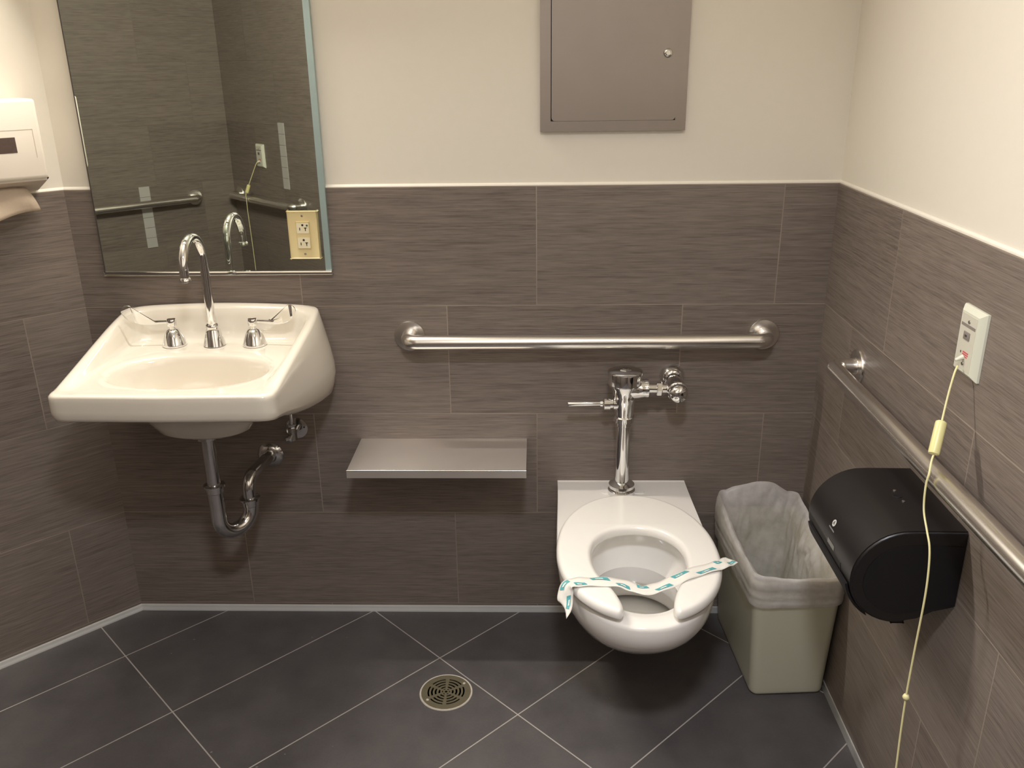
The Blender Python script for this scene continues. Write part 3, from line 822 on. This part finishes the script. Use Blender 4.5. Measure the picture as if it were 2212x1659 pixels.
obj('raised_crest', lathe(bmesh.new(), [(.017, 0), (.015, .003), (.009, .0035), (.009, .0045), (0, .005)], (FX, FY, .7775), n=6), 'chrome', cap, 20)
obj('outlet_boss', lathe(bmesh.new(), [(.029, 0), (.027, .02), (.0235, .038), (.0245, .041), (.0245, .047), (.018, .049)], (FX + .012, FY, .727), (1, 0, 0), 30), 'chrome', FV, 40)
obj('adjusting_tailpiece', tube(bmesh.new(), [(FX + .055, FY, .727), (FX + .115, FY, .727)], .0125, 24), 'chrome', FV, 60)
obj('locking_nut', lathe(bmesh.new(), [(.0175, 0), (.0190, .002), (.0190, .012), (.0175, .014)], (FX + .080, FY, .727), (1, 0, 0), 6), 'chrome', FV, 20)
SXX = FX + .130
obj('stop_body', lathe(bmesh.new(), [(.020, -.03), (.0250, -.028), (.0255, .010), (.0240, .016), (.0260, .017), (.0260, .022), (.0240, .024)], (SXX, FY - .005, .727), (0, -1, 0), 32), 'chrome', FV, 40)
obj('stop_cap', lathe(bmesh.new(), [(.0230, -.004), (.0245, .004), (.0235, .013), (.0175, .021), (.009, .0245), (0, .025)], (SXX, FY - .033, .727), (0, -1, 0), 32), 'chrome', FV, 50)
obj('supply_stub', tube(bmesh.new(), [(SXX, FY + .03, .727), (SXX, -.004, .732)], .0155, 24), 'chrome', FV, 60)
obj('wall_flange', lathe(bmesh.new(), [(.0330, 0), (.0330, .003), (.031, .012), (.026, .022), (.019, .028), (.016, .028)], (SXX, 0, .732), (0, -1, 0), 36), 'chrome', FV, 50)
obj('handle_coupling', lathe(bmesh.new(), [(.0165, 0), (.0165, .010), (.0135, .012), (.0135, .018), (.0170, .019), (.0170, .034), (.0145, .036), (.009, .038), (.008, .044)], (FX - .018, FY - .003, .687), (-1, 0, 0), 28), 'chrome', FV, 35)
obj('lever', lathe(bmesh.new(), [(.0058, 0), (.0058, .01), (.0070, .085), (.0066, .0865), (0, .0865)], (FX - .058, FY - .003, .687), (-1, 0, -.01), 20), 'chrome', FV, 40)

# ------------------------------------------------------------------ floor drain
DX, DY = -.1295, -.353
DR = thing('floor_drain', 'round slotted metal floor drain set in the dark tiles', 'drain', (DX, DY, 0))
obj('grout_ring', lathe(bmesh.new(), [(.0625, .0006), (.0635, .0022), (.0672, .0022), (.0682, .0004)], (DX, DY, 0), n=56, caps=False), 'drain_rim', DR, 60)
obj('pit_shade_disc', lathe(bmesh.new(), [(0, .0004), (.063, .0004)], (DX, DY, 0), n=40), 'slot_black', DR)  # flat black disc on the floor, painted shade in place of a hollow
bm = bmesh.new()
def annsec(bm, r0, r1, a0, a1, z0, z1, n=8):
    rr = []
    for k in range(n + 1):
        a = a0 + (a1 - a0) * k / n; c, s = math.cos(a), math.sin(a)
        rr.append([(DX + r0 * c, DY + r0 * s, z0), (DX + r1 * c, DY + r1 * s, z0), (DX + r1 * c, DY + r1 * s, z1), (DX + r0 * c, DY + r0 * s, z1)])
    loft(bm, rr, cap0=True, cap1=True)
for r0, r1 in ((.0035, .0075), (.0105, .0150), (.0195, .0245), (.0290, .0340), (.0385, .0435), (.0475, .0632)):
    annsec(bm, r0, r1, 0, 2 * PI, .0008, .0028, 60)
for k in range(6):
    a = PI / 6 + k * PI / 3
    w = .0052; c, s = math.cos(a), math.sin(a)
    w0, w1 = .0022, .0052
    pts = [(.006, -w0), (.05, -w1), (.05, w1), (.006, w0)]
    prism(bm, [(DX + p * c - q * s, DY + p * s + q * c) for p, q in pts], 'z', .0007, .00285)
obj('grate', bm, 'drain_metal', DR, 30)
for a in (.62, PI + .62): obj('screw', lathe(bmesh.new(), [(.0036, 0), (.0034, .0012), (.001, .0012)], (DX + .054 * math.cos(a), DY + .054 * math.sin(a), .0026), n=16), 'drain_rim', DR, 30)

# ------------------------------------------------------------------ trash can and liner
BINH = .362; brot = math.radians(3.6)
BC = Vector((.7165, -.205, 0))
BIN = thing('trash_can', 'beige rectangular plastic trash can between the toilet and the right wall', 'trash can', tuple(BC))
def binpt(x, y, z):
    f = z / BINH; cx, cy = .725 + (.7120 - .725) * f, -.183 + (-.212 + .183) * f
    return Vector((cx + x * math.cos(brot) - y * math.sin(brot), cy + x * math.sin(brot) + y * math.cos(brot), z))
def binring(z, ins=0, r=.02, dz=0, seg=7):
    f = z / BINH; w, h = .186 + .030 * f, .340 + .026 * f
    return [binpt(x, y, z + dz) for x, y in rrect(w - 2 * ins, h - 2 * ins, max(.004, r - ins), seg)]
bm = bmesh.new()
rings = [binring(0.0005, .012, .02), binring(.001, .006, .02), binring(.006, .001, .022), binring(.012, 0, .023)] + [binring(BINH * k / 12, 0, .023) for k in range(1, 13)]
rings += [binring(BINH, -.003, .025, -.012), binring(BINH, -.0045, .025, -.010), binring(BINH, -.0045, .025, -.001), binring(BINH, -.003, .025, .0005), binring(BINH, .001, .022, .0005), binring(BINH, .003, .02, -.002)]
rings += [binring(BINH * k / 8, .003, .02) for k in (7, 4, 1)] + [binring(.006, .006, .02)]
rings = rings[:16] + rings[16:]
loft(bm, rings, cap0=True, cap1=True)
obj('bin_shell', bm, 'bin', BIN, 50)
# liner
from mathutils import noise as mn
bm = bmesh.new(); rings = []
NP = 4 * 22
def bagring(ins, z, amp, lift=0, seg=21, base=BINH):
    f = min(1, z / BINH) if z < BINH else 1
    w, h = .186 + .030 * f, .340 + .026 * f
    pts = rrect(w - 2 * ins, h - 2 * ins, max(.01, .025 - ins), seg)
    # resample evenly along the outline
    P = [Vector((a, b)) for a, b in pts]; L = [0]
    for i in range(len(P)): L.append(L[-1] + (P[(i + 1) % len(P)] - P[i]).length)
    N = 260; out = []
    for k in range(N):
        d = L[-1] * k / N; i = max(j for j in range(len(P)) if L[j] <= d)
        q = P[i].lerp(P[(i + 1) % len(P)], (d - L[i]) / max(1e-9, L[i + 1] - L[i]))
        v = binpt(q.x, q.y, z)
        back = sst(-.02, .17, q.y); right = sst(.0, .10, q.x); left = sst(.0, -.10, q.x)
        mid_ = max(0, 1 - (q.x / .085) ** 2); zz = z + lift * (back * (.62 + .50 * mid_ + .12 * left) + .18 * left * (1 - back) + .10 * mn.noise(Vector((q.x * 25, q.y * 14, 2))))
        n3 = Vector((v.x * 9, v.y * 9, zz * 75)) if ins < -.004 else Vector((v.x * 17, v.y * 17, zz * 9))
        dirv = Vector((q.x, q.y, 0)).normalized()
        ridge = 1 - 2.2 * abs(mn.noise(n3 * 1.7 + Vector((3, 1, 7)))); r2 = 1 - 2.2 * abs(mn.noise(n3 * 3.6))
        disp = (mn.noise(n3) * .6 + ridge * .45 + r2 * .22 - .3) * amp
        out.append(Vector((v.x + dirv.x * disp, v.y + dirv.y * disp, zz + mn.noise(n3 + Vector((9, 3, 1))) * amp * .7)))
    return out
prof = [(-.0085, BINH - .072, .0012, 0), (-.0095, BINH - .064, .0020, 0), (-.0085, BINH - .052, .002, 0), (-.0095, BINH - .042, .0022, 0), (-.0080, BINH - .030, .002, 0), (-.0095, BINH - .018, .002, 0), (-.0085, BINH - .006, .0018, .02), (-.006, BINH + .0050, .0018, .045),
        (-.001, BINH + .0090, .003, .06), (.005, BINH + .0060, .005, .056), (.012, BINH - .004, .009, .045), (.019, BINH - .02, .013, .03), (.023, BINH - .045, .015, .01), (.022, BINH - .08, .016, 0), (.022, BINH - .12, .016, 0), (.026, BINH - .17, .015, 0), (.032, BINH - .23, .012, 0), (.05, BINH - .28, .008, 0), (.07, BINH - .295, .006, 0)]
fineprof = []
for a, b in zip(prof, prof[1:]):
    for k in range(3): fineprof.append([a[i] + (b[i] - a[i]) * k / 3 for i in range(4)])
fineprof.append(list(prof[-1]))
for ins, z, amp, lift in fineprof: rings.append(bagring(ins, z, amp, lift))
loft(bm, rings, closed=True, cap1=True)
bag = obj('bin_liner', bm, 'liner', None, 80)
tag(bag, 'translucent white plastic liner bag folded over the trash can rim', 'trash bag')

# ------------------------------------------------------------------ black towel dispenser
TY0, TY1 = -.852, -.600
TP = thing('black_dispenser', 'black roll paper dispenser on the right wall beside the trash can', 'paper dispenser', (XR, -.73, .58))
prof = [(XR - .001, .7575), (.752, .7585)]
for k in range(1, 22):
    a = PI / 2 + k / 21 * (PI * .98)
    prof.append((.742 + .094 * math.cos(a), .6665 + .092 * math.sin(a)))
prof += [(.775, .583), (.800, .597), (.836 - .001, .606)]
bm = bmesh.new(); prism(bm, prof, 'y', TY0, TY1)
bmesh.ops.recalc_face_normals(bm, faces=bm.faces)
es = [e for e in bm.edges if len(e.link_faces) == 2 and e.calc_face_angle(0) > 1.3 and (abs(e.verts[0].co.y - e.verts[1].co.y) < 1e-6) and min(v.co.x for v in e.verts) < XR - .02]
bmesh.ops.bevel(bm, geom=es, offset=.004, segments=3, affect='EDGES')
obj('cover', bm, 'black_plastic', TP, 35)
# recessed end cap outline
ins = [(XR - .003, .730), (.752, .733)] + [(.742 + .072 * math.cos(PI / 2 + k / 16 * PI * .96), .6635 + .069 * math.sin(PI / 2 + k / 16 * PI * .96)) for k in range(1, 17)] + [(XR - .003, .612)]
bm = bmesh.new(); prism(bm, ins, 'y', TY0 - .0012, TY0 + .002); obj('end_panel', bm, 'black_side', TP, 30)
# mouth / lower front housing
def arcpt(a, r=.094): return (.742 + r * math.cos(a), .6665 + r * .979 * math.sin(a))
bm = bmesh.new(); poly = [arcpt(PI * k / 180, .0955) for k in range(190, 238, 4)] + [arcpt(PI * k / 180, .100) for k in range(238, 189, -4)]
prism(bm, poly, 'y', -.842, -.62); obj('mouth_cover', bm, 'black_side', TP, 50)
bm = bmesh.new(); poly = [arcpt(PI * k / 180, .093) for k in range(180, 190, 3)] + [arcpt(PI * k / 180, .0946) for k in range(190, 179, -3)]
prism(bm, poly, 'y', -.80, -.61); obj('mouth_slot', bm, 'slot_black', TP)
def on_cover(ydist, deg, w_y, w_a, mat, name, par, lift=.0004):
    """ patch on the curved cover: centre at y, angle deg; extents in metres """
    bm = bmesh.new(); K = 6; rr = []
    for i in range(K + 1):
        y = ydist + (i / K - .5) * w_y
        rr.append([(*[0, 0],) for _ in ()] or [Vector((arcpt(math.radians(deg) + (j / K - .5) * w_a / .094, .094 + lift)[0], y, arcpt(math.radians(deg) + (j / K - .5) * w_a / .094, .094 + lift)[1])) for j in range(K + 1)])
    loft(bm, rr, closed=False); return obj(name, bm, mat, par)
def disc_on_cover(yc, deg, rad, mat, name, par, lift=.0004, hole=0):
    bm = bmesh.new(); n = 28
    def P(r, k):
        y = yc + r * math.cos(2 * PI * k / n); a = math.radians(deg) + r * math.sin(2 * PI * k / n) / .094
        p = arcpt(a, .094 + lift); return (p[0], y, p[1])
    if hole: loft(bm, [[P(hole, k) for k in range(n)], [P(rad, k) for k in range(n)]])
    else: bm.faces.new([bm.verts.new(P(rad, k)) for k in range(n)])
    return obj(name, bm, mat, par)
lg = disc_on_cover(-.725, 156, .0068, 'logo', 'logo_disc', TP)
bm = bmesh.new()
def stroke(bm, p, q, w, deg0, yc, lift=.0009):
    def P(a_, b_): s = arcpt(math.radians(deg0) - b_ / .094, .094 + lift); return Vector((s[0], yc - a_, s[1]))
    dx, dy = q[0] - p[0], q[1] - p[1]; L = math.hypot(dx, dy); nx, ny = -dy / L * w / 2, dx / L * w / 2
    bm.faces.new([bm.verts.new(P(*c)) for c in ((p[0] + nx, p[1] + ny), (q[0] + nx, q[1] + ny), (q[0] - nx, q[1] - ny), (p[0] - nx, p[1] - ny))])
for p, q in (((-.003, -.0035), (0, .0042)), ((0, .0042), (.003, -.0035)), ((-.0018, -.001), (.0018, -.001))): stroke(bm, p, q, .0012, 156, -.725)
obj('logo_mark', bm, 'dark_print', lg)
on_cover(-.727, 163.5, .026, .0030, 'label_grey', 'small_text_line', TP)
bm_t = on_cover(-.742, 178.5, .036, .011, 'label_grey', 'brand_label', TP)
# lights / key lock on top
for yy, xx in ((-.700, .768), (-.742, .768)):
    obj('indicator_window', lathe(bmesh.new(), [(.0030, 0), (.0028, .0016), (0, .0018)], (xx, yy, .7580), n=14), 'chrome', TP, 40)
obj('key_lock', lathe(bmesh.new(), [(.0085, 0), (.0080, .0012), (.0055, .0008), (0, .0008)], (.765, -.721, .7582), n=24), 'black_side', TP, 30)
obj('latch_tab', newbox((.735, -.80, .568), (.756, -.84, .578), .002), 'black_plastic', TP, 30)

# ------------------------------------------------------------------ call switches with cords
def call_switch(label, cord_label, base, n, tdir, z, cordpts, group='emergency pull cords', mats=None):
    """ base plan point of plate centre on the wall; n towards the room, tdir along the wall """
    n = Vector((*n, 0)); td = Vector((*tdir, 0)); b = Vector((*base, z))
    s = thing('call_switch_plate', label, 'call switch', tuple(b), group)
    def loc(u, h, o): return b + td * u + n * o + Vector((0, 0, h))
    def slab(name, w0, w1, h0, h1, o0, o1, mat, par, bev=0., bseg=2):
        bm = bmesh.new()
        box(bm, (w0, h0, o0), (w1, h1, o1), bev, bseg)
        for v in bm.verts: v.co = loc(v.co.x, v.co.y, v.co.z)
        return obj(name, bm, mat, par, 30)
    # plate with a wide bevel
    bm = bmesh.new()
    rs = [[loc(x * k, y, o) for x, y in ()] for k in ()]
    rings = []
    for w, h, o in ((.0395, .0585, 0), (.0395, .0585, .004), (.0375, .0565, .0065), (.029, .050, .0125), (.028, .049, .0125)):
        rings.append([loc(sx * w, sy * h, o) for sx, sy in ((-1, -1), (1, -1), (1, 1), (-1, 1))])
    loft(bm, rings, cap0=True, cap1=True); obj('plate', bm, 'offwhite', s, 20)
    f = slab('face', -.026, .026, -.047, .047, .0122, .0130, 'plate_face', s)
    slab('grey_band', -.024, .024, .0260, .0310, .0128, .0134, 'grey_print', f)
    sq = slab('reset_button', -.010, .010, .0050, .0190, .0128, .0148, 'grey_print', f, .001)
    slab('button_mark', -.004, .003, .0105, .0140, .0146, .0151, 'dark_print', sq)
    # red print as small strokes
    bm = bmesh.new(); rnd = random.Random(4)
    for r_i in range(3):
        u = -.005
        while u < .012:
            w = .0022 + rnd.random() * .0015
            x0 = u; hh = -.0150 - r_i * .0036
            box(bm, (x0, hh, .0128), (x0 + w, hh - .0024, .0133)); u += w + .0008
    for v in bm.verts: v.co = loc(v.co.x, v.co.y, v.co.z)
    obj('red_lettering', bm, 'red_print', f)
    slab('indicator_hole', -.013, -.0105, -.0165, -.0205, .0128, .0134, 'dark_print', f)
    for hh in (.036, -.036): obj('screw', lathe(bmesh.new(), [(.0032, 0), (.0028, .0014), (0, .0016)], loc(.001, hh, .0130), n, 16), 'screw', f, 30)
    pv = bmesh.new(); lathe(pv, [(.0045, 0), (.0040, .004), (.0032, .010), (.0022, .014)], loc(.000, -.0245, .0130), (n + Vector((0, 0, -.5))), 16)
    obj('cord_bushing', pv, 'offwhite', s, 40)
    c = thing('pull_cord', cord_label, 'pull cord', tuple(cordpts[0]), group)
    tabs = [[(i, cordpts[i][k]) for i in range(len(cordpts))] for k in range(3)]
    m = (len(cordpts) - 1) * 8
    line = [Vector([spl(tb, q / 8) for tb in tabs]) for q in range(m + 1)]
    obj('cord_line', tube(bmesh.new(), line, .0017, 10), 'cord', c, 60)
    return s, c, line
cp = [(.8145, -.7575, 1.0230), (.8060, -.768, 1.012), (.795, -.782, .978), (.782, -.802, .934), (.7715, -.820, .903), (.7600, -.836, .885), (.7525, -.850, .868), (.750, -.851, .845), (.750, -.858, .805), (.750, -.880, .778), (.750, -.898, .757), (.750, -.908, .72), (.750, -.912, .663), (.750, -.909, .56), (.750, -.908, .462), (.750, -.912, .38), (.750, -.919, .29), (.750, -.920, .20)]
s, c, line = call_switch('off-white call switch plate with red print on the right wall', 'pale yellow pull cord hanging over the right wall grab bar', (XR, -.7545), (-1, 0), (0, -1), 1.063, cp)
pb, pe = Vector((.7830, -.7995, .940)), Vector((.7640, -.830, .893))
axb = pe - pb
obj('pull_knob', lathe(bmesh.new(), [(.006, 0), (.0088, .002), (.0092, .005), (.0092, axb.length - .004), (.0085, axb.length - .001), (.004, axb.length)], pb, axb, 24), 'bob', c, 50)
kp = Vector((.750, -.908, .462)); obj('cord_knot', lathe(bmesh.new(), [(0, -.0062), (.004, -.005), (.0062, 0), (.004, .005), (0, .0062)], kp, n=14), 'cord', c, 60)
# shower corner switch (seen in the mirror)
w2 = W2(.345); nn = Vector((-S2, S2))
q = lambda o, dx, z: (w2[0] + nn.x * o + S2 * dx, w2[1] + nn.y * o + S2 * dx, z)
cp2 = [q(.018, 0, 1.045), q(.03, -.008, 1.03), q(.05, -.03, .97), q(.075, -.045, .905), q(.084, -.052, .875), q(.083, -.055, .85), q(.083, -.055, .78), q(.083, -.05, .70), q(.083, -.045, .6), q(.083, -.04, .45), q(.083, -.035, .3)]
s2, c2, line2 = call_switch('call switch plate on the dark shower wall, reflected in the mirror', 'pull cord hanging in the shower corner, reflected in the mirror', w2, (-S2, S2), (S2, S2), 1.068, cp2)
pb, pe = Vector(q(.067, -.040, .925)), Vector(q(.080, -.049, .885)); axb = pe - pb
obj('pull_knob', lathe(bmesh.new(), [(.006, 0), (.0088, .002), (.0092, .005), (.0092, axb.length - .004), (.0085, axb.length - .001), (.004, axb.length)], pb, axb, 20), 'bob', c2, 50)

# pale strips on the shower walls
def wall_strip(f, s, w, z0, z1, n, label):
    p = Vector((*f(s), 0)); n = Vector((*n, 0)); td = Vector((n.y, -n.x, 0))
    t = thing('wall_strip', label, 'wall strip', (p.x, p.y, z0), 'pale strips on the shower tile')
    k = max(3, round((z1 - z0) / .055)); hh = (z1 - z0) / k
    for i in range(k):
        bm = bmesh.new(); box(bm, (-w / 2, -.001, z0 + i * hh + .0008), (w / 2, .003, z0 + (i + 1) * hh - .0008))
        for v in bm.verts: v.co = p + td * v.co.x + n * v.co.y + Vector((0, 0, v.co.z))
        obj('strip_segment', bm, 'strip', t)
wall_strip(W1, .49, .054, .619, .931, (S2, S2), 'pale segmented strip on the lit shower wall behind its grab bar')
wall_strip(W2, .575, .056, .920, 1.240, (-S2, S2), 'pale segmented strip on the dark shower wall beside the switch')

# ------------------------------------------------------------------ paper towel dispenser on the left wall
PT = thing('towel_dispenser', 'white folded paper towel dispenser on the left wall beside the mirror', 'towel dispenser', (XL - .19 * S2, -.19 * S2, 1.24))
def L(t_, o, z): return Vector((XL - t_ * S2 + o * S2, -t_ * S2 - o * S2, z))
def lbox(name, t0, t1, o0, o1, z0, z1, mat, par, bev=0., seg=2, shear=0.):
    bm = bmesh.new(); box(bm, (t0, o0, z0), (t1, o1, z1), bev, seg)
    for v in bm.verts:
        z = v.co.z - (shear * max(0, (.1 - v.co.y)) / .1 if v.co.z < (z0 + z1) / 2 else 0)
        v.co = L(v.co.x, v.co.y, z)
    return obj(name, bm, mat, par, 30)
T0, T1 = .055, .335
lbox('cover', T0, T1, -.006, .100, 1.272, 1.447, 'disp_white', PT, .007, 3, .034)
# bottom panel, window and its raised panel
bm = bmesh.new()
f0, f1 = .072, T1 - .017
for (a0, a1, b0, b1) in ((f0, f1, 1.3805, 1.3815), (f0, f0 + .001, 1.318, 1.3815)):
    box(bm, (a0, .0995, b0), (a1, .1004, b1))
for v in bm.verts: v.co = L(*v.co)
obj('panel_groove', bm, 'disp_under', PT)
wn = lbox('sight_window', .112, T1 - .06, .0985, .1006, 1.3315, 1.3655, 'smoke_window', PT)
bm = bmesh.new(); rr = []
for t_ in (T0 + .004, T1 - .004): rr.append([L(t_, .094, 1.2700), L(t_, .006, 1.2385), L(t_, .006, 1.2335), L(t_, .094, 1.2655)])
loft(bm, rr, cap0=True, cap1=True); obj('bottom_plate', bm, 'disp_under', PT)
bm = bmesh.new(); rr = []
for t_ in (T0 - .0006, T0 + .0012): rr.append([L(t_, .092, 1.272), L(t_, .014, 1.245), L(t_, .014, 1.242), L(t_, .092, 1.269)])
loft(bm, rr, cap0=True, cap1=True); obj('side_slot', bm, 'slot_black', PT)
# hanging towel
bm = bmesh.new(); rr = []
for i in range(9):
    f = i / 8; row = []
    for j in range(13):
        g = j / 12; t_ = .098 + g * .20
        o_ = .055 + .018 * f + .010 * math.sin(f * 3) + .004 * math.sin(g * 9 + f * 3)
        z_ = 1.2475 - f * (.052 + .030 * g) + .004 * math.sin(g * 7)
        row.append(L(t_ - .018 * f, o_, z_))
    rr.append(row)
loft(bm, rr, closed=False)
tw = obj('paper_towel', bm, 'kraft', None, 60)
md = tw.modifiers.new('solid', 'SOLIDIFY'); md.thickness = .001
tag(tw, 'brown folded paper towel hanging out of the white dispenser', 'paper towel')
